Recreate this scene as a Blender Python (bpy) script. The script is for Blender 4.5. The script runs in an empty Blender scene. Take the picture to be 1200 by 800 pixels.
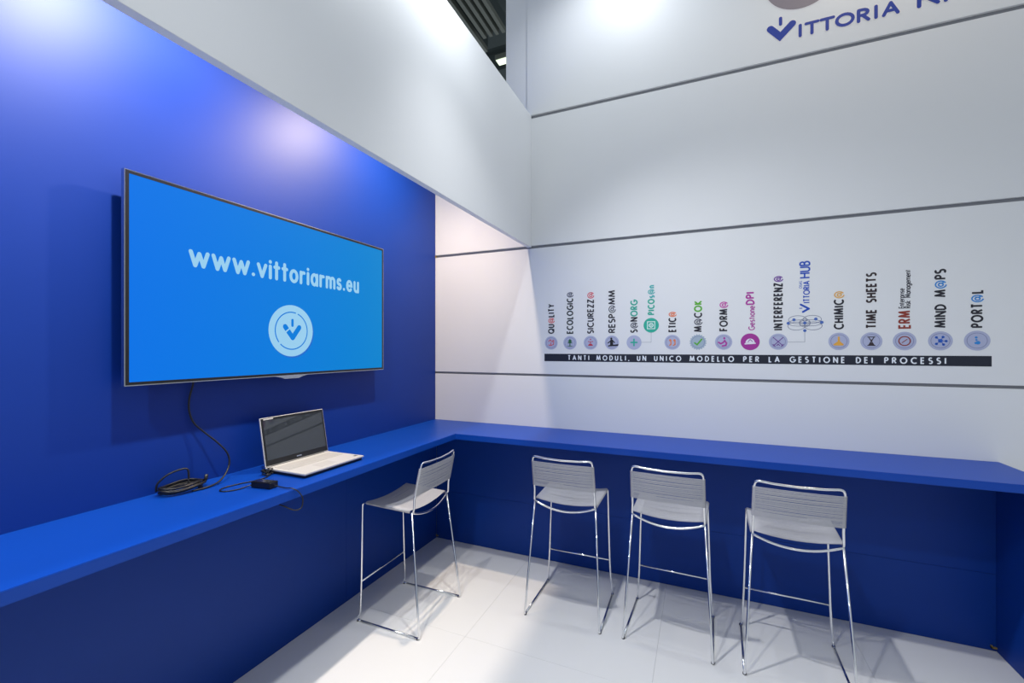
import bpy, bmesh, math, random
from mathutils import Vector, Matrix
random.seed(7)
PI = math.pi
scene = bpy.context.scene
COL = scene.collection

# ------------------------------------------------------------------ camera
cam_d = bpy.data.cameras.new('camera')
cam = bpy.data.objects.new('camera', cam_d); COL.objects.link(cam)
cam_d.sensor_width = 36.0
cam_d.lens = 36.0 * 509.494 / 1200.0
cam_d.shift_y = (408.14 - 400.0) / 1200.0
cam_d.clip_start = 0.02
cam.location = (0, 0, 1.70)
cam.rotation_euler = (PI / 2, 0, 0.4091)
scene.camera = cam

# ------------------------------------------------------------------ world + view
world = bpy.data.worlds.new('hall_air'); scene.world = world
world.use_nodes = True
wb = world.node_tree.nodes['Background']
wb.inputs[0].default_value = (0.82, 0.91, 1.0, 1)
wb.inputs[1].default_value = 0.50
vs = scene.view_settings
vs.view_transform = 'Standard'; vs.look = 'None'; vs.exposure = 0.0; vs.gamma = 1.0
vs.use_curve_mapping = False

# ------------------------------------------------------------------ lights (arm spotlights on top of the stand walls, plus added washes)
def spot(name, loc, target, power, angle=110, blend=0.8, color=(1, 1, 1), radius=0.05):
    d = bpy.data.lights.new(name, 'SPOT')
    d.energy = power; d.spot_size = math.radians(angle); d.spot_blend = blend
    d.color = color; d.shadow_soft_size = radius
    o = bpy.data.objects.new(name, d); COL.objects.link(o)
    o.location = loc
    o.rotation_euler = (Vector(target) - Vector(loc)).to_track_quat('-Z', 'Y').to_euler()
    return o
WARM = (1.0, 0.86, 0.70); COOL = (0.93, 0.97, 1.0); NEUT = (1.0, 0.97, 0.93)
# niche lamps, just behind the bulkhead, washing the blue wall
for y_, p_, c_ in ((2.45, 205, (1.0, 0.80, 0.60)), (1.00, 190, NEUT), (-0.45, 200, COOL)):
    spot('niche_spot', (-1.44, y_, 3.44), (-2.1, y_ - .08, 2.2 if y_ > 2 else 2.5), p_, 140 if y_ > 2 else 130, 1.0, c_, 0.035)
# arm lamps on top of the bulkhead, aimed down, each paired with an added wash
for y_, p_ in ((1.72, 210), (0.20, 150), (-1.40, 120)):
    spot('bulkhead_spot', (-0.86, y_, 3.85), (0.60, y_ + .85, 0.0), p_, 104, 1.0, (0.98, 0.99, 1.0), 0.05)
    spot('added_bulkhead_wash', (-0.86, y_ + .15, 3.95), (-1.28, y_ + .15, 3.72), 40, 125, 1.0, COOL, 0.05)  # extra spot added beside each arm lamp to brighten the bulkhead's top
# arm lamps on top of the logo wall
spot('logo_spot', (-0.55, 2.75, 4.95), (-0.5, 3.1, 2.0), 60, 130, 0.9, COOL, 0.05)
spot('logo_spot', (1.10, 2.75, 4.95), (1.1, 3.1, 2.0), 40, 130, 0.9, WARM, 0.05)

# ------------------------------------------------------------------ measured layout (metres, camera above the origin)
D = 3.351        # white back wall plane
XL = -2.2145     # blue wall plane
ZC = 1.058       # counter top
YC, XC = 2.833, -1.694      # counter front edges
YP, XP = 3.3186, -2.1789    # lower blue panels
XE = 1.548       # right end of counter
XF, ZF, ZT = -1.2783, 2.531, 3.612   # bulkhead face, bottom, top
YB = -2.2        # how far the stand goes on behind the camera
XR = 3.6

# ------------------------------------------------------------------ materials
def mat(name, color, rough=0.5, metal=0.0, spec=0.5, coat=0.0, emit=None, estr=0.0, noise=0.0, nscale=40.0, bump=0.0, bscale=300.0, alpha=1.0, rvar=0.0):
    m = bpy.data.materials.new(name); m.use_nodes = True
    nt = m.node_tree; b = nt.nodes['Principled BSDF']
    b.inputs['Base Color'].default_value = (*color, 1)
    b.inputs['Roughness'].default_value = rough
    b.inputs['Metallic'].default_value = metal
    b.inputs['Specular IOR Level'].default_value = spec
    b.inputs['Coat Weight'].default_value = coat
    b.inputs['Alpha'].default_value = alpha
    if emit:
        b.inputs['Emission Color'].default_value = (*emit, 1); b.inputs['Emission Strength'].default_value = estr
    tc = nt.nodes.new('ShaderNodeTexCoord')
    if noise or rvar:
        n = nt.nodes.new('ShaderNodeTexNoise'); n.inputs['Scale'].default_value = nscale; n.inputs['Detail'].default_value = 3
        nt.links.new(tc.outputs['Object'], n.inputs['Vector'])
        if noise:
            mx = nt.nodes.new('ShaderNodeMix'); mx.data_type = 'RGBA'
            mx.inputs[6].default_value = (*[c * (1 - noise) for c in color], 1)
            mx.inputs[7].default_value = (*[min(1, c * (1 + noise)) for c in color], 1)
            nt.links.new(n.outputs['Fac'], mx.inputs[0]); nt.links.new(mx.outputs[2], b.inputs['Base Color'])
        if rvar:
            mr = nt.nodes.new('ShaderNodeMapRange'); mr.inputs[3].default_value = rough - rvar; mr.inputs[4].default_value = rough + rvar
            nt.links.new(n.outputs['Fac'], mr.inputs[0]); nt.links.new(mr.outputs[0], b.inputs['Roughness'])
    if bump:
        n2 = nt.nodes.new('ShaderNodeTexNoise'); n2.inputs['Scale'].default_value = bscale
        nt.links.new(tc.outputs['Object'], n2.inputs['Vector'])
        bp = nt.nodes.new('ShaderNodeBump'); bp.inputs['Strength'].default_value = bump; bp.inputs['Distance'].default_value = 0.001
        nt.links.new(n2.outputs['Fac'], bp.inputs['Height']); nt.links.new(bp.outputs[0], b.inputs['Normal'])
    return m

def srgb(r, g, b):
    f = lambda c: (c / 255 / 12.92) if c / 255 <= 0.04045 else ((c / 255 + 0.055) / 1.055) ** 2.4
    return (f(r), f(g), f(b))

M = {}
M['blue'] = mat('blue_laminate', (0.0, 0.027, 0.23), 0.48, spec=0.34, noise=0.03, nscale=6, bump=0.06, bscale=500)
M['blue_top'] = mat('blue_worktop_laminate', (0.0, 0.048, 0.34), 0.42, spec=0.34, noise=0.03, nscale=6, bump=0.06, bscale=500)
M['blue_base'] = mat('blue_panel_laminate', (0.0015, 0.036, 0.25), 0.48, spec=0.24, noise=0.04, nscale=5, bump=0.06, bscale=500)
M['white'] = mat('white_satin_panel', (0.72, 0.735, 0.75), 0.45, spec=0.4, noise=0.01, nscale=3)
M['joint'] = mat('grey_joint_profile', (0.26, 0.265, 0.29), 0.5, metal=0.1)
M['tile'] = mat('white_gloss_tile', (0.74, 0.74, 0.73), 0.10, spec=0.5, noise=0.012, nscale=2, rvar=0.03)
M['grout'] = mat('pale_grout', (0.60, 0.60, 0.60), 0.8, noise=0.05)
M['chrome'] = mat('chrome_rod', (0.80, 0.81, 0.83), 0.12, metal=1.0, rvar=0.02)
M['pvc'] = mat('clear_pvc_cord', (0.52, 0.52, 0.55), 0.35, spec=0.5, alpha=0.88, noise=0.05, nscale=60)
M['black'] = mat('black_plastic', (0.006, 0.006, 0.007), 0.35, noise=0.05)
M['rubber'] = mat('black_cable_rubber', (0.008, 0.008, 0.009), 0.4, noise=0.1)
M['silver'] = mat('silver_trim', (0.55, 0.56, 0.58), 0.2, metal=1.0, rvar=0.02)
M['gunmetal'] = mat('dark_grey_housing', (0.03, 0.03, 0.035), 0.4, noise=0.05)
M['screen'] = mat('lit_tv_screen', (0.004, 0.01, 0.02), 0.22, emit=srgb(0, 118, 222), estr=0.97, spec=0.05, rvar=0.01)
M['screen_print'] = mat('pale_blue_screen_graphic', (0.01, 0.02, 0.03), 0.22, emit=srgb(150, 204, 236), estr=0.95, rvar=0.01)
M['screen_shadow'] = mat('mid_blue_screen_graphic', (0.004, 0.01, 0.02), 0.22, emit=srgb(0, 104, 205), estr=0.95, rvar=0.01)
M['lap_white'] = mat('white_laptop_plastic', (0.58, 0.565, 0.54), 0.35, noise=0.02)
M['lap_key'] = mat('white_key_plastic', (0.52, 0.505, 0.48), 0.45, noise=0.02)
M['lap_dark'] = mat('dark_laptop_underside', (0.012, 0.012, 0.014), 0.4, noise=0.05)
M['glass_off'] = mat('switched_off_display', (0.028, 0.034, 0.042), 0.02, spec=0.8, rvar=0.005)
M['gold'] = mat('brass_fitting', (0.55, 0.38, 0.12), 0.4, metal=0.6, noise=0.05)
M['hall'] = mat('dark_hall_roof', (0.05, 0.065, 0.065), 0.8, noise=0.3, nscale=1.2)
M['steel'] = mat('grey_hall_steel', (0.16, 0.17, 0.145), 0.6, noise=0.2, nscale=2)
M['tube'] = mat('lit_hall_lamp', (0.8, 0.9, 0.7), 0.4, emit=(0.85, 1.0, 0.72), estr=1.2, noise=0.01)
def screen_angle_tint(m, y0, y1, ca, cb):
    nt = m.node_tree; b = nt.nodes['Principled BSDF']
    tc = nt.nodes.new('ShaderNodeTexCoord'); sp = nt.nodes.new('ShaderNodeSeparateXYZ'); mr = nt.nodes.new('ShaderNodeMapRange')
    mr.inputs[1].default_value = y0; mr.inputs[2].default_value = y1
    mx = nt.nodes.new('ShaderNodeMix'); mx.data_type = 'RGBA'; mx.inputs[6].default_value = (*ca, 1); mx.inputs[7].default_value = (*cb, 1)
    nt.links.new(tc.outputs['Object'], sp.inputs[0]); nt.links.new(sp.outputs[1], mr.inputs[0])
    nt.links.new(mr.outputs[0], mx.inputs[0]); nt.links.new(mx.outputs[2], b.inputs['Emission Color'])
screen_angle_tint(M['screen'], 1.0, 2.54, srgb(0, 114, 230), srgb(0, 132, 206))  # viewing-angle colour shift, left to right, painted into the screen's emission
def ink(r, g, b, name='print'):
    k = '%s_%d_%d_%d' % (name, r, g, b)
    if k not in M: M[k] = mat(k, srgb(r, g, b), 0.5, noise=0.02)
    return M[k]

# ------------------------------------------------------------------ mesh helpers
class MB:
    def __init__(s): s.v = []; s.f = []
    def add(s, vs_, fs):
        o = len(s.v); s.v += [tuple(p) for p in vs_]; s.f += [tuple(i + o for i in f) for f in fs]
    def box(s, x0, x1, y0, y1, z0, z1):
        s.add([(x0,y0,z0),(x1,y0,z0),(x1,y1,z0),(x0,y1,z0),(x0,y0,z1),(x1,y0,z1),(x1,y1,z1),(x0,y1,z1)],
              [(0,3,2,1),(4,5,6,7),(0,1,5,4),(1,2,6,5),(2,3,7,6),(3,0,4,7)])
    def tube(s, path, r, n=8, caps=True, closed=False):
        P = [Vector(p) for p in path]; m = len(P)
        T = []
        for i in range(m):
            a = P[i - 1] if (i > 0 or closed) else P[i]
            b = P[(i + 1) % m] if (i < m - 1 or closed) else P[i]
            T.append((b - a).normalized())
        ref = Vector((0, 0, 1)) if abs(T[0].z) < 0.9 else Vector((1, 0, 0))
        N = (ref - T[0] * ref.dot(T[0])).normalized()
        vs_ = []
        for i in range(m):
            N = (N - T[i] * N.dot(T[i])).normalized(); B = T[i].cross(N)
            for k in range(n):
                a = 2 * PI * k / n
                vs_.append(P[i] + (N * math.cos(a) + B * math.sin(a)) * r)
        fs = []
        for i in range(m if closed else m - 1):
            j = (i + 1) % m
            for k in range(n):
                k2 = (k + 1) % n
                fs.append((i * n + k, i * n + k2, j * n + k2, j * n + k))
        if caps and not closed:
            fs.append(tuple(reversed(range(n)))); fs.append(tuple((m - 1) * n + k for k in range(n)))
        s.add(vs_, fs)
    def build(s, name, m, parent=None, smooth=False, bevel=0.0):
        me = bpy.data.meshes.new(name); me.from_pydata(s.v, [], s.f); me.update()
        if bevel:
            bm = bmesh.new(); bm.from_mesh(me)
            bmesh.ops.bevel(bm, geom=list(bm.edges), offset=bevel, segments=2, affect='EDGES', profile=0.6)
            bm.to_mesh(me); bm.free()
        if smooth:
            me.polygons.foreach_set('use_smooth', [True] * len(me.polygons))
        me.materials.append(m)
        o = bpy.data.objects.new(name, me); COL.objects.link(o)
        if parent is not None: o.parent = parent
        return o

def tag(o, label=None, cat=None, group=None, kind=None):
    if label: o['label'] = label
    if cat: o['category'] = cat
    if group: o['group'] = group
    if kind: o['kind'] = kind
    return o
def empty(name, loc=(0, 0, 0), rz=0.0):
    o = bpy.data.objects.new(name, None); o.empty_display_size = 0.05; COL.objects.link(o)
    o.location = loc; o.rotation_euler = (0, 0, rz); return o
def rel(o, parent):
    """parent a mesh whose vertices are in world coordinates to an unrotated empty"""
    o.parent = parent; o.location = -parent.location; return o
def boxo(name, m, parent, x0, x1, y0, y1, z0, z1, bevel=0.0):
    b = MB(); b.box(x0, x1, y0, y1, z0, z1); return b.build(name, m, parent, bevel=bevel)

def fillet(pts, rad, n=6):
    """round the inner corners of a polyline; rad = number or list"""
    P = [Vector(p) for p in pts]; out = [P[0]]
    for i in range(1, len(P) - 1):
        r = rad[i - 1] if isinstance(rad, (list, tuple)) else rad
        a = (P[i - 1] - P[i]); b = (P[i + 1] - P[i])
        la, lb = a.length, b.length; a.normalize(); b.normalize()
        ang = a.angle(b)
        if r <= 0 or ang > 3.13: out.append(P[i]); continue
        d = min(r / math.tan(ang / 2), la * 0.49, lb * 0.49)
        p0 = P[i] + a * d; p1 = P[i] + b * d
        for k in range(n + 1):
            t = k / n
            out.append((p0 * (1 - t) + P[i] * t) * (1 - t) + (P[i] * (1 - t) + p1 * t) * t)
    out.append(P[-1]); return out
def spline(pts, n=8):
    P = [Vector(p) for p in pts]; out = []
    for i in range(len(P) - 1):
        p0 = P[max(i - 1, 0)]; p1 = P[i]; p2 = P[i + 1]; p3 = P[min(i + 2, len(P) - 1)]
        for k in range(n):
            t = k / n
            out.append(0.5 * ((2 * p1) + (p2 - p0) * t + (2 * p0 - 5 * p1 + 4 * p2 - p3) * t * t + (3 * p1 - p0 - 3 * p2 + p3) * t ** 3))
    out.append(P[-1]); return out

# ------------------------------------------------------------------ stroke lettering
def arc(cx, cy, rx, ry, a0, a1, n=12):
    return [(cx + rx * math.cos(math.radians(a0 + (a1 - a0) * i / n)), cy + ry * math.sin(math.radians(a0 + (a1 - a0) * i / n))) for i in range(n + 1)]
G = {}
def gl(ch, w, *pl): G[ch] = (w, [list(p) for p in pl])
gl(' ', .55)
gl('A', .72, [(0,0),(.36,1),(.72,0)], [(.13,.32),(.59,.32)])
gl('B', .48, [(0,0),(0,1)], [(0,1),(.20,1)] + arc(.20,.77,.24,.23,90,-90,8) + [(0,.54)], [(.2,.54)] + arc(.22,.27,.26,.27,90,-90,8) + [(0,0)])
gl('C', .72, arc(.46,.5,.46,.5,50,310,16))
gl('D', .62, [(0,0),(0,1)], [(0,1),(.16,1)] + arc(.16,.5,.46,.5,90,-90,12) + [(0,0)])
gl('E', .42, [(.42,1),(0,1),(0,0),(.42,0)], [(0,.52),(.40,.52)])
gl('F', .42, [(.42,1),(0,1),(0,0)], [(0,.52),(.38,.52)])
gl('G', .86, arc(.46,.5,.46,.5,48,355,18) + [(.5,.46)])
gl('H', .58, [(0,0),(0,1)], [(.58,0),(.58,1)], [(0,.52),(.58,.52)])
gl('I', .02, [(.01,0),(.01,1)])
gl('K', .52, [(0,0),(0,1)], [(.48,1),(.02,.5),(.52,0)])
gl('L', .38, [(0,1),(0,0),(.38,0)])
gl('M', .84, [(0,0),(.12,1),(.42,.12),(.72,1),(.84,0)])
gl('N', .62, [(0,0),(0,1),(.62,0),(.62,1)])
gl('O', .92, arc(.46,.5,.46,.5,0,360,20))
gl('P', .46, [(0,0),(0,1)], [(0,1),(.2,1)] + arc(.2,.74,.26,.26,90,-90,8) + [(0,.48)])
gl('Q', .92, arc(.46,.5,.46,.5,0,360,20), [(.5,.3),(.88,-.06)])
gl('R', .50, [(0,0),(0,1)], [(0,1),(.2,1)] + arc(.2,.75,.26,.25,90,-90,8) + [(0,.5)], [(.2,.5),(.50,0)])
gl('S', .46, arc(.23,.755,.21,.245,40,250,9) + arc(.23,.255,.23,.255,70,-140,10))
gl('T', .52, [(0,1),(.52,1)], [(.26,1),(.26,0)])
gl('U', .56, [(0,1),(0,.28)] + arc(.28,.28,.28,.28,180,360,10) + [(.56,1)])
gl('V', .66, [(0,1),(.33,0),(.66,1)])
gl('Y', .60, [(0,1),(.30,.48),(.60,1)], [(.30,.48),(.30,0)])
gl('Z', .52, [(0,1),(.52,1),(0,0),(.52,0)])
gl('@', 1.0, arc(.5,.45,.5,.55,-62,265,22), arc(.47,.45,.22,.24,0,360,14), [(.70,.68),(.69,.30)] + arc(.82,.33,.13,.13,190,340,5))
gl(',', .06, [(.06,.06),(0,-.16)])
gl('.', .04, [(.02,.03),(.021,.031)])
# lower case (x-height .66)
gl('a', .56, arc(.27,.33,.27,.33,0,360,16), [(.56,.66),(.56,0)])
gl('d', .56, arc(.27,.33,.27,.33,0,360,16), [(.56,1.05),(.56,0)])
gl('e', .58, [(.03,.34),(.56,.34)] + arc(.29,.33,.28,.33,2,315,16))
gl('g', .56, arc(.27,.33,.27,.33,0,360,16), [(.56,.66),(.56,-.06)] + arc(.29,-.06,.27,.25,0,-150,8))
gl('i', .02, [(.01,0),(.01,.66)], [(.01,.92),(.011,.93)])
gl('k', .42, [(0,0),(0,1.05)], [(.40,.66),(.02,.36),(.42,0)])
gl('m', .86, [(0,0),(0,.66)], [(0,.44)] + arc(.215,.44,.215,.22,180,0,8) + [(.43,0)], [(.43,.44)] + arc(.645,.44,.215,.22,180,0,8) + [(.86,0)])
gl('n', .46, [(0,0),(0,.66)], [(0,.43)] + arc(.23,.43,.23,.23,180,0,8) + [(.46,0)])
gl('o', .60, arc(.30,.33,.30,.33,0,360,18))
gl('p', .56, [(0,.66),(0,-.32)], arc(.29,.33,.27,.33,0,360,16))
gl('r', .32, [(0,0),(0,.66)], [(0,.40)] + arc(.24,.40,.24,.25,180,70,6))
gl('s', .38, arc(.20,.49,.17,.17,45,255,8) + arc(.19,.17,.19,.17,70,-145,8))
gl('t', .34, [(.15,.92),(.15,0)], [(0,.66),(.34,.66)])
gl('u', .46, [(0,.66),(0,.23)] + arc(.23,.23,.23,.23,180,360,8), [(.46,.66),(.46,0)])
gl('v', .60, [(0,.66),(.30,0),(.60,.66)])
gl('w', 1.06, [(0,.66),(.27,0),(.53,.60),(.79,0),(1.06,.66)])

class Flat:
    """2-D strokes and shapes laid on a plane: origin + x*ux + y*uy (+ small lift along n)"""
    def __init__(s, origin, ux, uy, lift=0.0006):
        s.o = Vector(origin); s.ux = Vector(ux); s.uy = Vector(uy); s.n = s.ux.cross(s.uy).normalized(); s.lift = lift; s.mb = MB()
    k = 0
    def P(s, x, y): return s.o + s.ux * x + s.uy * y + s.n * (s.lift + (s.k % 5) * 7e-5)
    def raw(s, pts, faces): s.mb.add([s.P(*p) for p in pts], faces); s.k += 1
    def poly(s, pts): s.raw(pts, [tuple(range(len(pts)))])
    def disc(s, cx, cy, r, n=24, ry=None): s.poly([(cx + r * math.cos(2 * PI * k / n), cy + (ry or r) * math.sin(2 * PI * k / n)) for k in range(n)])
    def ring(s, cx, cy, r0, r1, n=32, a0=0, a1=360):
        pts = arc(cx, cy, r0, r0, a0, a1, n) + arc(cx, cy, r1, r1, a0, a1, n); m = n + 1
        s.raw(pts, [(k, m + k, m + k + 1, k + 1) for k in range(n)])
    def stroke(s, pl, w, rnd=False, c0=None, c1=None):
        """one ribbon with mitred joints (no overlapping faces) and, if rnd, half-round ends"""
        h = w / 2
        pl = [p for q, p in enumerate(pl) if q == 0 or math.hypot(p[0] - pl[q - 1][0], p[1] - pl[q - 1][1]) > 1e-6]
        c0 = rnd if c0 is None else c0; c1 = rnd if c1 is None else c1
        for q in range(1, len(pl) - 1):     # sharp corner: two strokes with a rounded meeting point
            a = (pl[q-1][0] - pl[q][0], pl[q-1][1] - pl[q][1]); b = (pl[q+1][0] - pl[q][0], pl[q+1][1] - pl[q][1])
            if (a[0]*b[0] + a[1]*b[1]) / (math.hypot(*a) * math.hypot(*b)) > .12:
                s.stroke(pl[:q+1], w, rnd, c0, True); s.stroke(pl[q:], w, rnd, True, c1); return
        closed = len(pl) > 3 and math.hypot(pl[0][0] - pl[-1][0], pl[0][1] - pl[-1][1]) < 1e-6
        if closed: pl = pl[:-1]
        n = len(pl); L = []; R = []
        def nrm(a, b):
            l = math.hypot(b[0] - a[0], b[1] - a[1]) or 1e-9; return (-(b[1] - a[1]) / l, (b[0] - a[0]) / l)
        for i in range(n):
            na = nrm(pl[i - 1], pl[i]) if (i > 0 or closed) else None
            nb = nrm(pl[i], pl[(i + 1) % n]) if (i < n - 1 or closed) else None
            na = na or nb; nb = nb or na
            mx, my = na[0] + nb[0], na[1] + nb[1]; ml = math.hypot(mx, my) or 1e-9; mx, my = mx / ml, my / ml
            d = min(h / max(mx * na[0] + my * na[1], .42), h * 2.4)
            L.append((pl[i][0] + mx * d, pl[i][1] + my * d)); R.append((pl[i][0] - mx * d, pl[i][1] - my * d))
        pts = L + R; faces = []
        for i in range(n if closed else n - 1):
            j = (i + 1) % n; faces.append((n + i, n + j, j, i))
        if not closed:
            for e_, o_, on in ((0, 1, c0), (n - 1, n - 2, c1)):
                if not on: continue
                c_ = pl[e_]; a = math.atan2(c_[1] - pl[o_][1], c_[0] - pl[o_][0]); b0 = len(pts)
                cap_ = [(c_[0] + h * math.cos(a - PI / 2 + PI * q / 8), c_[1] + h * math.sin(a - PI / 2 + PI * q / 8)) for q in range(9)]
                pts += cap_; faces.append(tuple(range(b0, b0 + 9)))
        s.raw(pts, faces)
    def build(s, name, m, parent): return s.mb.build(name, m, parent)

def natural(text, cap, xs, gap):
    w = 0
    for ch in text: w += G[ch][0] * cap * xs + gap
    return w - gap
def lay(fl, text, x, y, cap, xs, gap, w, rnd=False):
    """write text starting at x; fl may be a dict index->Flat through a callable"""
    for i, ch in enumerate(text):
        adv, pls = G[ch]
        f = fl(i) if callable(fl) else fl
        for pl in pls: f.stroke([(x + px * cap * xs, y + py * cap) for px, py in pl], w, rnd)
        x += adv * cap * xs + gap
    return x
def fit_xs(text, cap, gap, length):
    base = sum(G[c][0] for c in text) * cap
    return (length - gap * (len(text) - 1)) / base

# ================================================================== SETTING
# floor: grout bed + big gloss tiles
fl = boxo('floor', M['grout'], None, -2.6, XR + .6, YB - .6, 3.40, -0.06, -0.0045)
tag(fl, 'glossy white floor of large square tiles', None, None, 'structure')
TS = 1.05; x_lines = -1.275; y_line = 2.245
tile_me = None
for i in range(-1, 5):
    for j in range(-5, 2):
        x0 = x_lines + i * TS; y0 = y_line + j * TS
        x1, y1 = x0 + TS, y0 + TS
        cx0, cx1 = max(x0, -2.19), min(x1, XR + .5); cy0, cy1 = max(y0, YB - .5), min(y1, 3.34)
        if cx1 - cx0 < .02 or cy1 - cy0 < .02: continue
        g = 0.0004
        o = boxo('floor_tile', M['tile'], fl, cx0 + g, cx1 - g, cy0 + g, cy1 - g, -0.006, 0.0, bevel=0.0003)

# blue wall with the television
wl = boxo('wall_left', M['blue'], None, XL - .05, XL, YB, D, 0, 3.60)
tag(wl, 'deep blue laminate wall carrying the television', kind='structure')

# white back wall: dark backing and long panels with recessed joints
b = MB(); b.box(XL - .05, XR, D + .018, D + .06, 0, 3.606); b.box(-1.512, XR, D + .018, D + .06, 3.606, 5.6)
wbk = b.build('wall_back', M['joint'])
tag(wbk, 'white panelled back wall with dark recessed joints', kind='structure')
def wpanel(x0, x1, z0, z1, y=D): return boxo('wall_panel', M['white'], wbk, x0, x1, y, D + .018, z0, z1, bevel=0.0012)
wpanel(XL + .0015, XR, 0.002, 1.473)
wpanel(XL + .0015, XR, 1.492, 2.522)
wpanel(XL + .0015, XR, 2.545, 3.592)
wpanel(-1.318, XR, 3.620, 5.6)
# return of the logo wall, set back a little
wpanel(-1.512, -1.321, 3.620, 5.6, D + .010)
# painted backing seen left of the return is cut away: separate profile caps at the joint ends
for z in (2.533,):
    b = MB(); b.box(XL + .001, XL + .006, D - .003, D + .012, z - .010, z + .010); b.build('profile_cap', M['gold'], wbk)

# bulkhead above the counter
bh = boxo('wall_bulkhead', M['white'], None, XF - .035, XF, YB, D - .001, ZF, ZT, bevel=0.0015)
tag(bh, 'white bulkhead panel hanging in front of the blue wall', kind='structure')

# ================================================================== COUNTER
bm = bmesh.new()
out = [(XL, YB), (XC, YB), (XC, YC), (XE, YC), (XE, D - .0005), (XL, D - .0005)]
vs_ = [bm.verts.new((x, y, ZC - .042)) for x, y in out]
f = bm.faces.new(vs_)
r = bmesh.ops.extrude_face_region(bm, geom=[f])
bmesh.ops.translate(bm, verts=[g for g in r['geom'] if isinstance(g, bmesh.types.BMVert)], vec=(0, 0, .042))
bmesh.ops.recalc_face_normals(bm, faces=bm.faces)
bmesh.ops.bevel(bm, geom=list(bm.edges), offset=.0018, segments=2, affect='EDGES')
me = bpy.data.meshes.new('worktop'); bm.to_mesh(me); bm.free(); me.materials.append(M['blue_top'])
wt = bpy.data.objects.new('worktop', me); COL.objects.link(wt)
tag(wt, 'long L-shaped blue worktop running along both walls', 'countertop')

ZU = ZC - .042
e = empty('base_panel', (XP, 0.6, 0)); tag(e, 'dark blue panel below the worktop under the television', 'panel', 'blue panels below the worktop')
seams = [YB, 0.01, 2.234, YP - .0005]
for a, b in zip(seams[:-1], seams[1:]):
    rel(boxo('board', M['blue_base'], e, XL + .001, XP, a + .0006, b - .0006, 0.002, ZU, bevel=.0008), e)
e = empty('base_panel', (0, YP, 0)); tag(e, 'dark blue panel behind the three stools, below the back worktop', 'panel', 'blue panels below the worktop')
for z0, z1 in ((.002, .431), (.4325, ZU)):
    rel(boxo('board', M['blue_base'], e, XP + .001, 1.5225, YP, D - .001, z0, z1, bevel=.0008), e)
for x0, x1 in ((XP + .001, XP + .022), (1.497, 1.522)):
    b = MB(); b.box(x0, x1, YP - .012, YP - .0003, .018, .026); b.box(x0, x0 + .006, YP - .012, YP - .0003, .018, .034)
    rel(b.build('corner_bracket', M['gold'], e), e)
gp = boxo('end_panel', M['blue_base'], None, 1.5234, XE - .002, YC + .03, D - .001, 0.002, ZU, bevel=.001)
tag(gp, 'dark blue upright panel carrying the right end of the worktop', 'panel', 'blue panels below the worktop')

# ================================================================== TELEVISION
TX = -2.1245; ty0, ty1, tz0, tz1 = .983, 2.540, 1.5466, 2.4261
tv = empty('television', (XL, (ty0 + ty1) / 2, tz0)); tag(tv, 'large flat television on the blue wall showing a web address', 'television')
def tvp(o): return rel(o, tv)
tvp(boxo('housing', M['gunmetal'], tv, TX - .030, TX - .006, ty0 + .006, ty1 - .006, tz0 + .006, tz1 - .006, bevel=.003))
tvp(boxo('wall_mount', M['black'], tv, XL + .0005, TX - .028, 1.45, 2.07, 1.78, 2.18, bevel=.003))
def frame(name, m, x0, x1, iy, oy):
    b = MB()   # oy: outer inset, iy: inner inset
    b.box(x0, x1, ty0 + oy, ty1 - oy, tz1 - iy, tz1 - oy); b.box(x0, x1, ty0 + oy, ty1 - oy, tz0 + oy, tz0 + iy)
    b.box(x0, x1, ty0 + oy, ty0 + iy, tz0 + iy, tz1 - iy); b.box(x0, x1, ty1 - iy, ty1 - oy, tz0 + iy, tz1 - iy)
    return tvp(b.build(name, m, tv))
frame('silver_trim', M['silver'], TX - .022, TX - .0005, .0045, 0)
frame('bezel', M['black'], TX - .012, TX + .0005, .016, .004)
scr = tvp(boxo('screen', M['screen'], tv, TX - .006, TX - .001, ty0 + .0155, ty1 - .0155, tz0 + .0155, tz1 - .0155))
# small silver lip at the middle of the lower edge
b = MB(); yc = 1.765; pr = [(-.105, 0), (-.075, -.006), (-.045, -.016), (.045, -.016), (.075, -.006), (.105, 0)]
n = len(pr); vv = [(TX - .018, yc + a, tz0 + c) for a, c in pr] + [(TX + .001, yc + a, tz0 + c) for a, c in pr]
b.add(vv, [tuple(range(n)), tuple(reversed(range(n, 2 * n)))] + [(i, i + n, (i + 1) % n + n, (i + 1) % n) for i in range(n)])
tvp(b.build('logo_lip', M['silver'], tv))
# screen graphics (print on the screen plane)
def tvflat(lift): return Flat((TX - .001, 0, 0), (0, 1, 0), (0, 0, 1), lift)
F = tvflat(.0006)
cap = .092; gap = .0265; txt = 'www.vittoriarms.eu'
xs = fit_xs(txt, cap, gap, 2.283 - 1.232)
lay(F, txt, 1.232, 2.081, cap, xs, gap, .0185, True)
o = F.build('web_address', M['screen_print'], scr); 
ecy, ecz = 1.764, 1.800
F = tvflat(.0004); F.disc(ecy + .006, ecz - .008, .146, 48); F.build('emblem_shadow', M['screen_shadow'], scr)
F = tvflat(.0008); F.disc(ecy, ecz, .145, 48); F.build('emblem_disc', M['screen_print'], scr)
F = tvflat(.0011)
F.ring(ecy, ecz, .1015, .108, 40, 75, 218); F.ring(ecy, ecz, .1015, .108, 40, 226, 428)
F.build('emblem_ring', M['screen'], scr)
F = tvflat(.0011)
F.stroke([(ecy - .043, ecz + .022), (ecy - .030, ecz + .005)], .029, True, True, False)
F.stroke([(ecy - .025, ecz - .001), (ecy + .006, ecz - .039), (ecy + .049, ecz + .020)], .029, True, False, True)
F.stroke([(ecy + .004, ecz + .060), (ecy + .004, ecz + .030)], .016, True)
F.build('emblem_mark', M['screen'], scr)

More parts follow.
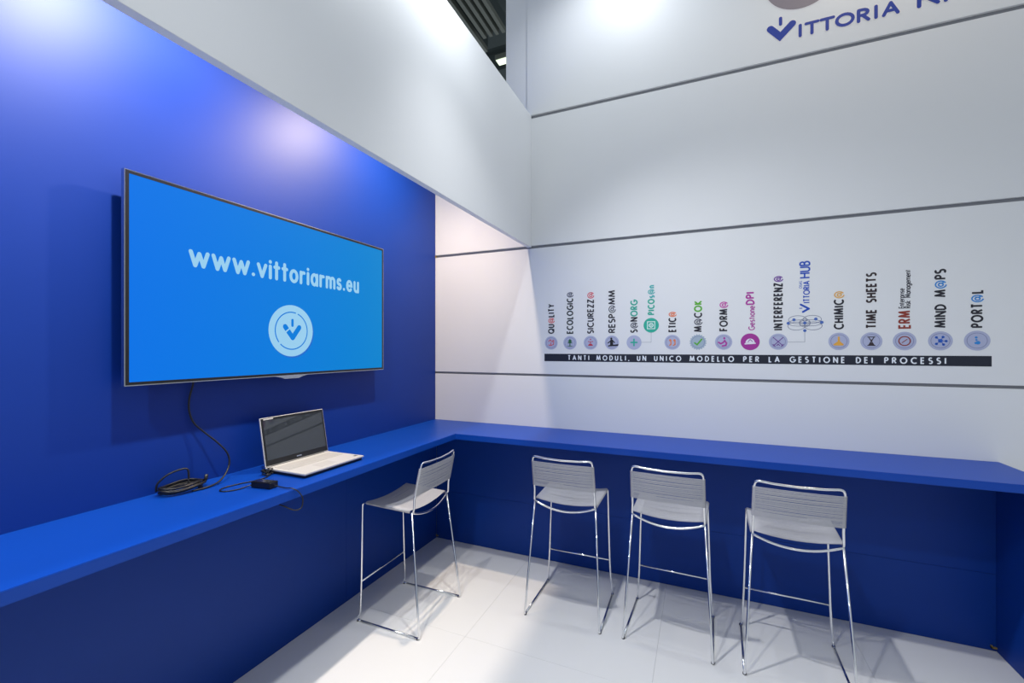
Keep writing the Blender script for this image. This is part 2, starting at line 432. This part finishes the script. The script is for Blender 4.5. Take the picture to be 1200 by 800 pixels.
# ================================================================== LAPTOP
lx0, lx1, ly0, ly1 = -2.066, -1.785, 1.555, 1.965; zb = ZC
lap = empty('laptop', ((lx0 + lx1) / 2, (ly0 + ly1) / 2, ZC)); tag(lap, 'open white laptop with a dark screen standing on the blue worktop', 'laptop')
def lpp(o): return rel(o, lap)
lpp(boxo('base', M['lap_dark'], lap, lx0 + .006, lx1 - .010, ly0 + .006, ly1 - .006, zb + .002, zb + .015, bevel=.003))
for px in (lx0 + .03, lx1 - .03):
    for py in (ly0 + .04, ly1 - .04):
        lpp(boxo('rubber_foot', M['rubber'], lap, px - .009, px + .009, py - .009, py + .009, zb + .0002, zb + .003))
deck = lpp(boxo('keyboard_deck', M['lap_white'], lap, lx0, lx1, ly0, ly1, zb + .0145, zb + .0245, bevel=.003))
kb = MB(); kx0, kx1, ky0, ky1 = lx0 + .040, lx0 + .150, ly0 + .022, ly1 - .022
rows = 6; cols = 18
for i in range(rows):
    for j in range(cols):
        a = kx0 + (kx1 - kx0) * i / rows; c = ky0 + (ky1 - ky0) * j / cols
        if i == rows - 1 and 4 <= j <= 8:
            if j == 4: kb.box(a + .001, a + .017, c + .001, c + 5 * (ky1 - ky0) / cols - .001, zb + .0245, zb + .0262)
            continue
        kb.box(a + .001, a + .017, c + .001, c + (ky1 - ky0) / cols - .001, zb + .0245, zb + .0262)
k = kb.build('keys', M['lap_key'], deck); k['kind'] = 'stuff'
boxo('touchpad', M['lap_key'], deck, lx1 - .105, lx1 - .030, ly0 + .135, ly0 + .240, zb + .0244, zb + .0249)
boxo('sticker', M['gunmetal'], deck, lx1 - .05, lx1 - .032, ly1 - .035, ly1 - .015, zb + .0244, zb + .0248)
# lid
hx, hz, LH, tilt = lx0 + .004, zb + .022, .258, math.radians(10.4)
def lidpt(u, v, w):   # u along hinge (world y), v up the lid, w out of the screen
    return (hx - v * math.sin(tilt) + w * math.cos(tilt), u, hz + v * math.cos(tilt) + w * math.sin(tilt))
def lidbox(name, m, par, u0, u1, v0, v1, w0, w1, bevel=0.0):
    b = MB(); p = [lidpt(u, v, w) for w in (w0, w1) for (u, v) in ((u0, v0), (u1, v0), (u1, v1), (u0, v1))]
    b.add(p, [(0, 3, 2, 1), (4, 5, 6, 7), (0, 1, 5, 4), (1, 2, 6, 5), (2, 3, 7, 6), (3, 0, 4, 7)])
    return b.build(name, m, par, bevel=bevel)
lid = lpp(lidbox('lid', M['lap_white'], lap, ly0, ly1, .004, LH, -.006, .002, .0025))
lidbox('screen_bezel', M['black'], lid, ly0 + .003, ly1 - .003, .008, LH - .003, .0018, .0028)
lidbox('display', M['glass_off'], lid, ly0 + .014, ly1 - .014, .036, LH - .016, .0026, .0033)
lidbox('corner_sticker', M['lap_white'], lid, ly0 + .018, ly0 + .075, LH - .012, LH - .006, .0028, .0031)
lidbox('maker_mark', M['silver'], lid, ly0 + .190, ly0 + .222, .018, .024, .0026, .0032)
b = MB(); b.tube([(hx, ly0 + .03, hz - .001), (hx, ly1 - .03, hz - .001)], .0055, 10); lpp(b.build('hinge', M['lap_dark'], lap, smooth=True))

# ================================================================== CABLES
cab = empty('television_cable', (-2.14, 1.21, ZC)); tag(cab, 'black television cable hanging down and coiled on the worktop', 'cable')
path = [(-2.185, 1.284, 1.60), (-2.195, 1.282, 1.53), (-2.200, 1.270, 1.47), (-2.200, 1.268, 1.41), (-2.195, 1.285, 1.35), (-2.185, 1.325, 1.30), (-2.160, 1.372, 1.243),
        (-2.140, 1.405, 1.19), (-2.135, 1.415, 1.142), (-2.120, 1.392, 1.10), (-2.090, 1.335, ZC + .012), (-2.075, 1.270, ZC + .006), (-2.085, 1.215, ZC + .005)]
b = MB(); b.tube(spline(path, 6), .0042, 8); rel(b.build('hanging_lead', M['rubber'], cab, smooth=True), cab)
pts = []; turns = 8; N = 16 * turns; ph = .6
rr = [(random.uniform(.75, 1.0), random.uniform(-.008, .008), random.uniform(-.008, .008), random.uniform(0, .016)) for _ in range(turns + 1)]
for i in range(N + 1):
    t = i / 16; k = min(int(t), turns - 1); fr = t - k
    A = rr[k]; B = rr[k + 1]; mix = [A[q] * (1 - fr) + B[q] * fr for q in range(4)]
    a = 2 * PI * t + ph
    pts.append((-2.140 + mix[1] + .060 * mix[0] * math.cos(a), 1.205 + mix[2] + .098 * mix[0] * math.sin(a), ZC + .005 + .0032 * t + mix[3] * .8 + .003 * math.sin(3 * a)))
b = MB(); b.tube(pts, .0042, 6); rel(b.build('coil', M['rubber'], cab, smooth=True), cab)
b = MB(); b.tube(spline([(-2.165, 1.115, ZC + .02), (-2.160, 1.118, ZC + .055), (-2.145, 1.150, ZC + .088), (-2.128, 1.190, ZC + .102), (-2.118, 1.214, ZC + .098), (-2.115, 1.218, ZC + .06), (-2.112, 1.212, ZC + .02)], 6), .0042, 8)
rel(b.build('loose_loop', M['rubber'], cab, smooth=True), cab)
b = MB(); b.tube([(-2.125, 1.292, ZC + .022), (-2.125, 1.298, ZC + .034), (-2.125, 1.300, ZC + .052)], .0075, 8); rel(b.build('plug', M['black'], cab, smooth=True), cab)

ad = empty('power_adapter', (-1.85, 1.39, ZC)); tag(ad, 'small black laptop power adapter with its leads near the worktop edge', 'power adapter')
bx_ = MB(); bx_.box(-.055, .055, -.024, .024, .001, .030)
br = bx_.build('adapter_brick', M['black'], ad, bevel=.004); br.rotation_euler = (0, 0, .12)
lb = MB(); lb.box(-.040, .035, -.016, .016, .0300, .0304); o = lb.build('rating_label', M['silver'], br)
def wire(name, pts, r=.0028, sm=6):
    b = MB(); b.tube(spline(pts, sm), r, 8); return rel(b.build(name, M['rubber'], ad, smooth=True), ad)
z = ZC + .0035
wire('low_voltage_lead', [(-1.896, 1.384, ZC + .015), (-1.915, 1.355, z + .004), (-1.925, 1.310, z), (-1.950, 1.272, z), (-1.985, 1.272, z), (-2.005, 1.310, z), (-1.995, 1.375, z), (-1.975, 1.430, z), (-1.975, 1.490, z), (-2.000, 1.530, z), (-2.03, 1.54, z), (-2.055, 1.548, ZC + .012)])
wire('mains_lead', [(-1.800, 1.397, ZC + .015), (-1.770, 1.402, ZC + .010), (-1.730, 1.408, ZC + .007), (-1.700, 1.410, ZC + .009), (-1.680, 1.428, ZC - .008), (-1.672, 1.446, ZC - .045), (-1.674, 1.440, ZC - .085), (-1.685, 1.410, ZC - .088), (-1.720, 1.376, ZC - .060), (-1.78, 1.36, ZC - .046)])
kp = []
for i in range(46):
    t = i / 45; a = 2 * PI * t * 4.3
    kp.append((-2.018 + .022 * math.cos(a) + .010 * math.sin(2.3 * a), 1.528 + .017 * math.sin(a) + .006 * math.cos(1.7 * a), ZC + .006 + .024 * t + .004 * math.sin(2 * a)))
b = MB(); b.tube(kp, .0030, 6); rel(b.build('tied_bundle', M['rubber'], ad, smooth=True), ad)

# ================================================================== BAR STOOLS
RR = .0062
def make_stool():
    t = empty('bar_stool')
    def tb(name, path, r=RR, n=10):
        b = MB(); b.tube(path, r, n); return b.build(name, M['chrome'], t, smooth=True)
    for s in (-1, 1):
        tb('leg', fillet([(s*.2025,.165,.731), (s*.203,.216,.733), (s*.217,.214,.238), (s*.227,.213,.050), (s*.234,.236,RR), (s*.2342,.20,RR)], [.030, 0, .03, .012]))
        tb('runner', [(s*.2342,.201,RR), (s*.2385,-.201,RR)])
        tb('leg', fillet([(s*.2385,-.20,RR), (s*.239,-.236,RR), (s*.1985,-.153,.7135)], [.018]))
        tb('seat_rail', [(s*.1975,-.130,.7195), (s*.2025,.166,.731)])
        for gx, gy in ((s*.2342, .222), (s*.2385, -.222)):
            b = MB(); b.tube([(gx, gy, .0), (gx, gy, .008)], .009, 10); b.build('glide', M['gunmetal'], t, smooth=True)
    sag = [(.1985*(1 - k/8), -.153 - .012*(1 - (1 - k/8)**2), .7135 - .042*(1 - (1 - k/8)**2)) for k in range(17)]
    tb('rear_bar', sag)
    tb('footrest', [(-.2155,.2145,.240), (.2155,.2145,.240)], .0055)
    half = [(.1975,-.129,.7195), (.197,-.166,.720), (.195,-.170,.80), (.191,-.217,1.018)]
    top = [(.11,-.226,1.011), (0,-.230,1.008), (-.11,-.226,1.011)]
    L = fillet(half + top + [(-x, y, z) for x, y, z in reversed(half)], [.022, .05, .026, .05, .1, .05, .026, .05, .022], 5)
    tb('back_frame', L)
    # cords wound from rail to rail
    sm = MB(); n = 68
    for i in range(n):
        y = -.138 + .320 * i / (n - 1) + random.uniform(-.0005, .0005); dz = random.uniform(-.0015, .0005)
        zr = .7195 + (y + .130) / .296 * .0115; xr = .1975 + (y + .130) / .296 * .005
        p = [(-xr - .001, y, zr - .0085), (-xr - .0085, y, zr), (-xr, y, zr + .0085)]
        for q in range(1, 8):
            u = -1 + 2 * q / 8; p.append((xr * u, y, zr + .0085 + (dz - .020) * (1 - u * u)))
        p += [(xr, y, zr + .0085), (xr + .0085, y, zr), (xr + .001, y, zr - .0085)]
        sm.tube(p, .0019, 5)
    sm.build('seat', M['pvc'], t, smooth=True)
    bk = MB(); n = 36
    for i in range(n):
        fz = i / (n - 1); z = .822 + .162 * fz + random.uniform(-.0005, .0005); dz = random.uniform(-.0014, .0006); k = (z - .80) / .218
        y = -.170 - .047 * k; xr = .195 - .004 * k
        p = [(-xr, y + .0085, z), (-xr - .0085, y, z), (-xr, y - .0085, z)]
        for q in range(1, 8):
            u = -1 + 2 * q / 8; p.append((xr * u, y - .0085 - .012 * (1 - u * u), z + dz * (1 - u * u)))
        p += [(xr, y - .0085, z), (xr + .0085, y, z), (xr, y + .0085, z)]
        bk.tube(p, .0018, 5)
    bk.build('backrest', M['pvc'], t, smooth=True)
    return t
def copy_tree(o, parent=None):
    c = o.copy(); COL.objects.link(c); c.parent = parent
    for ch in o.children: copy_tree(ch, c)
    return c
proto = make_stool()
STOOLS = [(-1.741, 2.346, 1.582, 'chrome bar stool with grey corded seat, turned towards the television wall'),
          (-0.791, 2.810, 0.005, 'chrome bar stool at the back counter, leftmost of the three facing it'),
          (-0.169, 2.814, -0.038, 'chrome bar stool in the middle of the three facing the back counter'),
          (0.455, 2.783, -0.026, 'chrome bar stool at the back counter, rightmost and nearest of the three')]
for i, (x, y, a, lab) in enumerate(STOOLS):
    o = proto if i == 0 else copy_tree(proto)
    o.location = (x, y, 0.0); o.rotation_euler = (0, 0, a)
    tag(o, lab, 'bar stool', 'chrome bar stools along the counter')

# ================================================================== WALL GRAPHICS
def wallflat(x, z, lift=.0006): return Flat((x, D, z), (1, 0, 0), (0, 0, 1), lift)
def upflat(x, z, lift=.0006): return Flat((x, D, z), (0, 0, 1), (-1, 0, 0), lift)   # text climbing the wall
DK = (30, 30, 42)
# banner
bn = empty('slogan_banner', (.18, D, 1.627)); tag(bn, 'long dark strip of white capital lettering on the back wall', 'sign')
F = wallflat(0, 0, .0006); F.poly([(-1.165, 1.597), (1.518, 1.597), (1.518, 1.657), (-1.165, 1.657)])
rel(F.build('strip', ink(20, 26, 44), bn), bn)
txt = 'TANTI MODULI, UN UNICO MODELLO PER LA GESTIONE DEI PROCESSI'
cap = .033; nat = natural(txt, cap, .95, 0); gap = (1.318 + .965 - nat) / (len(txt) - 1)
pos = -.965
for word in txt.split(' '):
    F = wallflat(0, 0, .0012); pos = lay(F, word, pos, 1.6105, cap, .95, gap, .0074) + G[' '][0] * cap * .95 + gap
    rel(F.build('word', ink(225, 230, 236), bn), bn)

def module(x, segs, z0, z1, label, symbol, cap=.044, disc=(168, 174, 202), zc=1.745, R=.054, ring=True, xs_letters=None, extra=None, gear=False, wd=.0102):
    e = empty('module_sign', (x, D, zc - R)); tag(e, label, 'sign', 'module signs above the banner')
    F = wallflat(x, zc, .0006)
    if gear:
        n = 40; F.poly([((R * (1.06 if k % 2 else .90)) * math.cos(2 * PI * k / n), (R * (1.06 if k % 2 else .90)) * math.sin(2 * PI * k / n)) for k in range(n)])
    else: F.disc(0, 0, R, 36)
    rel(F.build('icon_disc', ink(*disc), e), e)
    if ring:
        F = wallflat(x, zc, .0010); F.ring(0, 0, R * .74, R * .79, 32); rel(F.build('icon_ring', ink(124, 128, 164), e), e)
    for k, (c, fn) in enumerate(symbol):
        F = wallflat(x, zc, .0013 + .0004 * k); fn(F); rel(F.build('icon_symbol', ink(*c), e), e)
    full = ''.join(s for s, c in segs); gap = .0142
    xs = fit_xs(full, cap, gap, z1 - z0 - wd)
    pos = z0 + wd / 2
    for s, c in segs:
        for wi, word in enumerate(s.split(' ')):
            if wi: pos += G[' '][0] * cap * xs + gap
            if not word: continue
            F = upflat(x + cap * .5, 0, .0006)
            pos = lay(F, word, pos, 0, cap, xs, gap, wd * (.66 if word == '@' else 1))
            rel(F.build('lettering', ink(*c), e), e)
    if extra: extra(e)
    return e
def S(*pls, w=.007, rnd=True):
    def fn(F):
        for p in pls: F.stroke(p, w, rnd)
    return fn
def Dc(*cs):
    def fn(F):
        for c in cs: F.disc(*c)
    return fn
def Pg(*ps):
    def fn(F):
        for p in ps: F.poly(p)
    return fn
RED = (205, 70, 80); GRN = (30, 95, 55); TEAL = (40, 165, 145); ORA = (222, 122, 66); LIM = (84, 170, 40); MAG = (168, 44, 150); PUR = (104, 50, 140); GLD = (222, 164, 66); BRN = (140, 52, 40); BLU = (30, 90, 190); LBL = (40, 130, 205)
module(-1.107, [('QU', DK), ('@', (214, 96, 96)), ('LITY', DK)], 1.818, 2.06, 'wall sign reading QU@LITY above a round icon with red marks',
       [(RED, S([(-.022,.012),(-.008,.026),(.002,.012)], [(.0,-.02),(.02,-.012),(.022,.02)], [(-.022,-.016),(-.006,-.022),(-.002,.0)], [(.008,.006),(.016,.022)], w=.006))])
module(-.951, [('ECOLOGIC', (26, 38, 38)), ('@', (70, 76, 92))], 1.816, 2.148, 'wall sign reading ECOLOGIC@ above a round icon with a green tree',
       [(GRN, lambda F: (Pg([(-.022,-.004),(.022,-.004),(0,.016)], [(-.018,.010),(.018,.010),(0,.032)], [(-.004,-.03),(.004,-.03),(.004,0),(-.004,0)])(F), S([(-.018,-.026),(.018,-.026)], w=.005)(F)))])
module(-.786, [('SICUREZZ', DK), ('@', (210, 84, 96))], 1.814, 2.14, 'wall sign reading SICUREZZ@ above a round icon with red bars',
       [((190, 40, 60), lambda F: (Dc((0,.026,.005),(0,.008,.004))(F), S([(-.016,-.020),(.016,-.020)], [(-.010,-.014),(.010,-.014)], [(0,.004),(0,-.006)], [(-.016,.008),(-.012,.008)], [(.012,.008),(.016,.008)], w=.007)(F)))])
module(-.621, [('RESP', DK), ('@', (60, 64, 80)), ('MM', DK)], 1.818, 2.144, 'wall sign reading RESP@MM above a round icon with a black figure',
       [((14, 14, 22), lambda F: (Dc((-.004,.030,.008))(F), Pg([(-.030,-.030),(.046,-.026),(.050,-.012),(.010,-.016),(-.026,-.020)], [(-.014,-.018),(.010,-.018),(.008,.022),(-.012,.022)])(F), S([(-.012,.010),(-.030,-.004)], [(.006,.014),(.020,.0)], w=.008)(F)))])
def pico_line(e):
    F = wallflat(0, 0, .0006); F.stroke([(-.403, 1.746), (-.334, 1.746), (-.334, 1.820)], .0025); rel(F.build('link_line', ink(150, 156, 168), e), e)
module(-.457, [('S', DK), ('@', (60, 64, 80)), ('N', DK), ('ORG', TEAL)], 1.816, 2.065, 'wall sign reading S@NORG above a round icon with a teal cross',
       [(TEAL, S([(-.026,0),(.026,0)], [(0,-.028),(0,.028)], w=.011, rnd=False))], extra=pico_line, ring=False)
module(-.334, [('PICO', TEAL), ('s', (60, 170, 170)), ('@', (60, 170, 170)), ('n', (60, 170, 170))], 1.946, 2.167, 'wall sign reading PICOs@n above a solid teal disc',
       [((214, 236, 232), S([(-.026,-.026),(.026,-.026),(.026,.026),(-.026,.026),(-.026,-.026)], w=.006)), ((214, 236, 232), lambda F: F.ring(0, 0, .010, .017, 20)), ((214, 236, 232), Dc((0, 0, .005)))],
       disc=(38, 168, 146), zc=1.871, ring=False, cap=.040)
module(-.187, [('ETIC', DK), ('@', (224, 124, 84))], 1.818, 1.967, 'wall sign reading ETIC@ above a round icon with orange quote marks',
       [(ORA, lambda F: (Dc((-.014,.014,.008),(.014,.014,.008))(F), S([(-.010,.014),(-.010,-.016),(-.018,-.022)], [(.018,.014),(.018,-.016),(.008,-.022)], w=.008)(F)))])
module(-.016, [('M', DK), ('@', (60, 64, 80)), ('C', DK), ('OK', LIM)], 1.816, 2.039, 'wall sign reading M@COK above a toothed icon with a green tick',
       [(LIM, S([(-.022,-.006),(-.006,-.018),(.024,.020)], w=.010))], gear=True, disc=(158, 176, 192))
module(.147, [('FORM', DK), ('@', (190, 60, 160))], 1.819, 2.026, 'wall sign reading FORM@ above a round icon with a magenta figure',
       [(MAG, lambda F: (Dc((.004,.026,.007))(F), S([(-.032,-.002),(-.018,-.012),(-.006,-.006),(.008,.008)], [(.006,.010),(.018,-.008),(.014,-.024),(-.008,-.028)], w=.010)(F)))])
e = module(.309, [('DPI', MAG)], 1.995, 2.083, 'magenta wall sign reading Gestione DPI above a solid magenta disc',
       [((226, 222, 234), lambda F: (Pg([(p[0], p[1]) for p in arc(0, -.008, .028, .030, 0, 180, 14)])(F), S([(-.030,-.014),(.030,-.010)], w=.008)(F))), ((120, 60, 130), S([(-.012,.0),(.0,.016),(.014,.002)], w=.004))],
       disc=(160, 46, 146), R=.057, ring=False)
xs = fit_xs('Gestione', .032, .0075, .160)
F = upflat(.309 + .026, 0, .0006); lay(F, 'Gestione', 1.826, 0, .034, xs * .95, .0075, .0060); rel(F.build('lettering', ink(*MAG), e), e)
def hub_line(e):
    F = wallflat(0, 0, .0006); F.stroke([(.527, 1.742), (.622, 1.742), (.622, 1.812)], .0025); rel(F.build('link_line', ink(150, 156, 168), e), e)
module(.473, [('INTERFERENZ', DK), ('@', (110, 60, 150))], 1.82, 2.182, 'wall sign reading INTERFERENZ@ above a round icon with purple crossed lines',
       [(PUR, S([(-.028,.028),(.026,-.026)], [(.028,.028),(-.026,-.026)], [(-.030,-.018),(-.018,-.030)], [(.030,-.018),(.018,-.030)], [(-.008,-.026),(0,-.016),(.008,-.026)], w=.005))], extra=hub_line)
# hub network
hb = empty('hub_sign', (.622, D, 1.812)); tag(hb, 'blue wall sign reading Vittoria HUB above a drawing of linked nodes', 'sign', 'module signs above the banner')
F = wallflat(.622, 1.866, .0006)
nodes = [(-.092, .0), (-.060, .022), (0, 0), (.060, .024), (.092, .002), (0, -.050)]
for a0, rx, ry, cx, cy in ((0, .048, .026, -.046, -.020), (0, .048, .026, .046, -.020), (0, .050, .026, -.040, .022), (0, .050, .026, .040, .022), (0, .062, .020, -.032, 0), (0, .062, .020, .032, 0), (0, .030, .026, 0, 0)):
    F.stroke(arc(cx, cy, rx, ry, 0, 360, 28), .0028)
rel(F.build('link_loops', ink(106, 114, 140), hb), hb)
for x, z in nodes:
    F = wallflat(.622, 1.866, .0012); F.disc(x, z, .0095, 16); rel(F.build('node', ink(70, 104, 178), hb), hb)
BL2 = (18, 72, 178)
F = upflat(.622 + .024, 0, .0006)
F.stroke([(1.938, .034), (1.958, .002), (1.986, .046)], .0120, True); F.stroke([(1.962, .040), (1.962, .052)], .0055, True)
lay(F, 'ITTORIA', 1.998, -.001, .031, fit_xs('ITTORIA', .031, .0075, .138), .0075, .0062)
rel(F.build('lettering', ink(*BL2), hb), hb)
F = upflat(.622 + .024, 0, .0006)
lay(F, 'HUB', 2.160, -.002, .052, fit_xs('HUB', .052, .012, .104), .012, .0092)
rel(F.build('lettering', ink(*BL2), hb), hb)
F = upflat(.622 + .024, 0, .0006); lay(F, 'OSAS', 2.092, .040, .014, fit_xs('OSAS', .014, .003, .046), .003, .0026)
rel(F.build('small_lettering', ink(60, 100, 190), hb), hb)

module(.804, [('CHIMIC', DK), ('@', (220, 168, 84))], 1.82, 2.064, 'wall sign reading CHIMIC@ above a round icon with a yellow flask',
       [(GLD, Pg([(-.006,.030),(.004,.030),(.006,.0),(.026,-.020),(.022,-.026),(-.026,-.026),(-.030,-.020),(-.006,.0)]))], R=.055)
module(.969, [('TIME SHEETS', (44, 30, 34))], 1.822, 2.17, 'wall sign reading TIME SHEETS above a round icon with a dark hourglass',
       [((52, 40, 48), lambda F: (S([(-.018,.026),(.018,.026)], [(-.018,-.026),(.018,-.026)], [(-.014,.026),(.014,-.026)], [(.014,.026),(-.014,-.026)], w=.005)(F), Pg([(-.013,-.024),(.013,-.024),(0,-.008)], [(-.006,.010),(.006,.010),(0,.0)])(F)))], R=.055)
e = module(1.130, [('ERM', BRN)], 1.819, 1.928, 'wall sign reading ERM Enterprise Risk Management above an icon with a red ring',
       [(BRN, lambda F: F.ring(0, 0, .024, .030, 28)), (BRN, S([(-.012,-.010),(.012,.010)], w=.004))], cap=.050, R=.056)
for row, zz, txt, ln in ((.030, 1.944, 'Enterprise', .118), (.001, 1.944, 'Risk Management', .228)):
    xs = fit_xs(txt, .024, .0046, ln)
    for word in txt.split(' '):
        F = upflat(1.130 + .028, 0, .0006); zz = lay(F, word, zz, row, .024, xs, .0046, .0042) + G[' '][0] * .024 * xs + .0046
        rel(F.build('small_lettering', ink(34, 36, 50), e), e)
module(1.295, [('MIND M', DK), ('@', LBL), ('PS', DK)], 1.821, 2.168, 'wall sign reading MIND M@PS above a round icon with blue linked dots',
       [(BLU, lambda F: (Dc((0,0,.011),(-.018,.020,.007),(.012,.022,.007),(.026,-.002,.007),(.014,-.022,.007),(-.018,-.018,.007))(F), S(*[[(0,0),q] for q in ((-.018,.020),(.012,.022),(.026,-.002),(.014,-.022),(-.018,-.018))], w=.003)(F)))], R=.056)
module(1.456, [('PORT', DK), ('@', LBL), ('L', DK)], 1.818, 2.038, 'wall sign reading PORT@L above a round icon with light blue dots',
       [(LBL, Dc((-.004,.018,.006),(-.003,.004,.005),(.004,-.012,.010),(-.006,-.014,.006)))], R=.057)

# logo wall
lg = empty('wall_logo', (.75, D, 3.73)); tag(lg, 'blue rounded Vittoria lettering high on the back wall', 'logo')
def logo_v(F, ew):
    F.stroke([(.428, 3.831), (.484, 3.765), (.553, 3.832)], .042 + ew, True)
    F.stroke([(.4865, 3.886), (.4865, 3.846)], .019 + ew, True)
def logo_word(F, ew):
    cap = .068
    for ch, x0, wd_ in (('I', .5965, 0), ('T', .629, .064), ('T', .711, .064), ('O', .793, .084), ('R', .905, .050), ('I', .992, 0), ('A', 1.030, .068)):
        lay(F, ch, x0, 3.739, cap, wd_ / (G[ch][0] * cap) if wd_ else .1, 0, .0185 + ew, True)
def logo_word2(F, ew):
    cap = .088; lay(F, 'RMS', 1.198, 3.742, cap, fit_xs('RMS', cap, .036, .38), .036, .021 + ew, True)
for nm, fn in (('initial', logo_v), ('word', logo_word), ('word', logo_word2)):
    F = wallflat(0, 0, .0004); fn(F, .012); rel(F.build('outline', ink(226, 224, 226), lg), lg)
    F = wallflat(0, 0, .0016); fn(F, 0); rel(F.build(nm, ink(22, 54, 150), lg), lg)
ds = empty('wall_emblem', (.605, D, 3.917)); tag(ds, 'grey round emblem above the blue lettering on the back wall', 'emblem')
F = wallflat(.605, 4.131, .0006); F.disc(0, 0, .220, 64); rel(F.build('rim', ink(222, 220, 224), ds), ds)
F = wallflat(.605, 4.131, .0012); F.disc(0, 0, .214, 64); rel(F.build('disc', ink(132, 124, 132), ds), ds)

# ================================================================== EXHIBITION HALL BEYOND
hr = boxo('ceiling', M['hall'], None, -9, 2, 4.6, 14, 9.6, 9.8); tag(hr, 'dark roof of the exhibition hall', kind='structure')
def girder(x, z, y0, y1, lab):
    e = empty('roof_girder', (x, y0, z)); tag(e, lab, 'girder', 'steel girders under the hall roof')
    for dx in (-.22, -.08, .06, .20):
        rel(boxo('rib', M['steel'], e, x + dx - .035, x + dx + .035, y0, y1, z, z + .30), e)
    rel(boxo('web', M['hall'], e, x - .24, x + .24, y0, y1, z + .10, z + .34), e)
    rel(boxo('hanger', M['steel'], e, x - .02, x + .02, y0 + .4, y0 + .48, z + .30, 9.6), e)
girder(-3.80, 8.0, 5.4, 7.9, 'ribbed grey girder seen through the gap above the bulkhead')
girder(-4.45, 8.1, 5.6, 8.4, 'ribbed grey girder lower in the gap above the bulkhead')
e = empty('roof_beam', (-4.6, 9.2, 8.2)); tag(e, 'dark cross beam behind the girders under the hall roof', 'beam')
rel(boxo('flange', M['hall'], e, -9, 2, 9.2, 9.5, 8.2, 8.26), e); rel(boxo('beam_web', M['hall'], e, -9, 2, 9.32, 9.38, 8.26, 8.7), e); rel(boxo('top_flange', M['hall'], e, -9, 2, 9.2, 9.5, 8.7, 8.76), e)
e = empty('hall_lamp', (-3.95, 8.65, 7.95)); tag(e, 'lit greenish hall lamp seen in the gap above the bulkhead', 'lamp')
rel(boxo('hanger', M['steel'], e, -3.88, -3.84, 8.65, 8.69, 8.10, 9.6), e)
rel(boxo('housing', M['steel'], e, -4.12, -3.60, 8.56, 8.78, 8.00, 8.10), e); rel(boxo('diffuser', M['tube'], e, -4.10, -3.62, 8.58, 8.76, 7.985, 8.0), e)
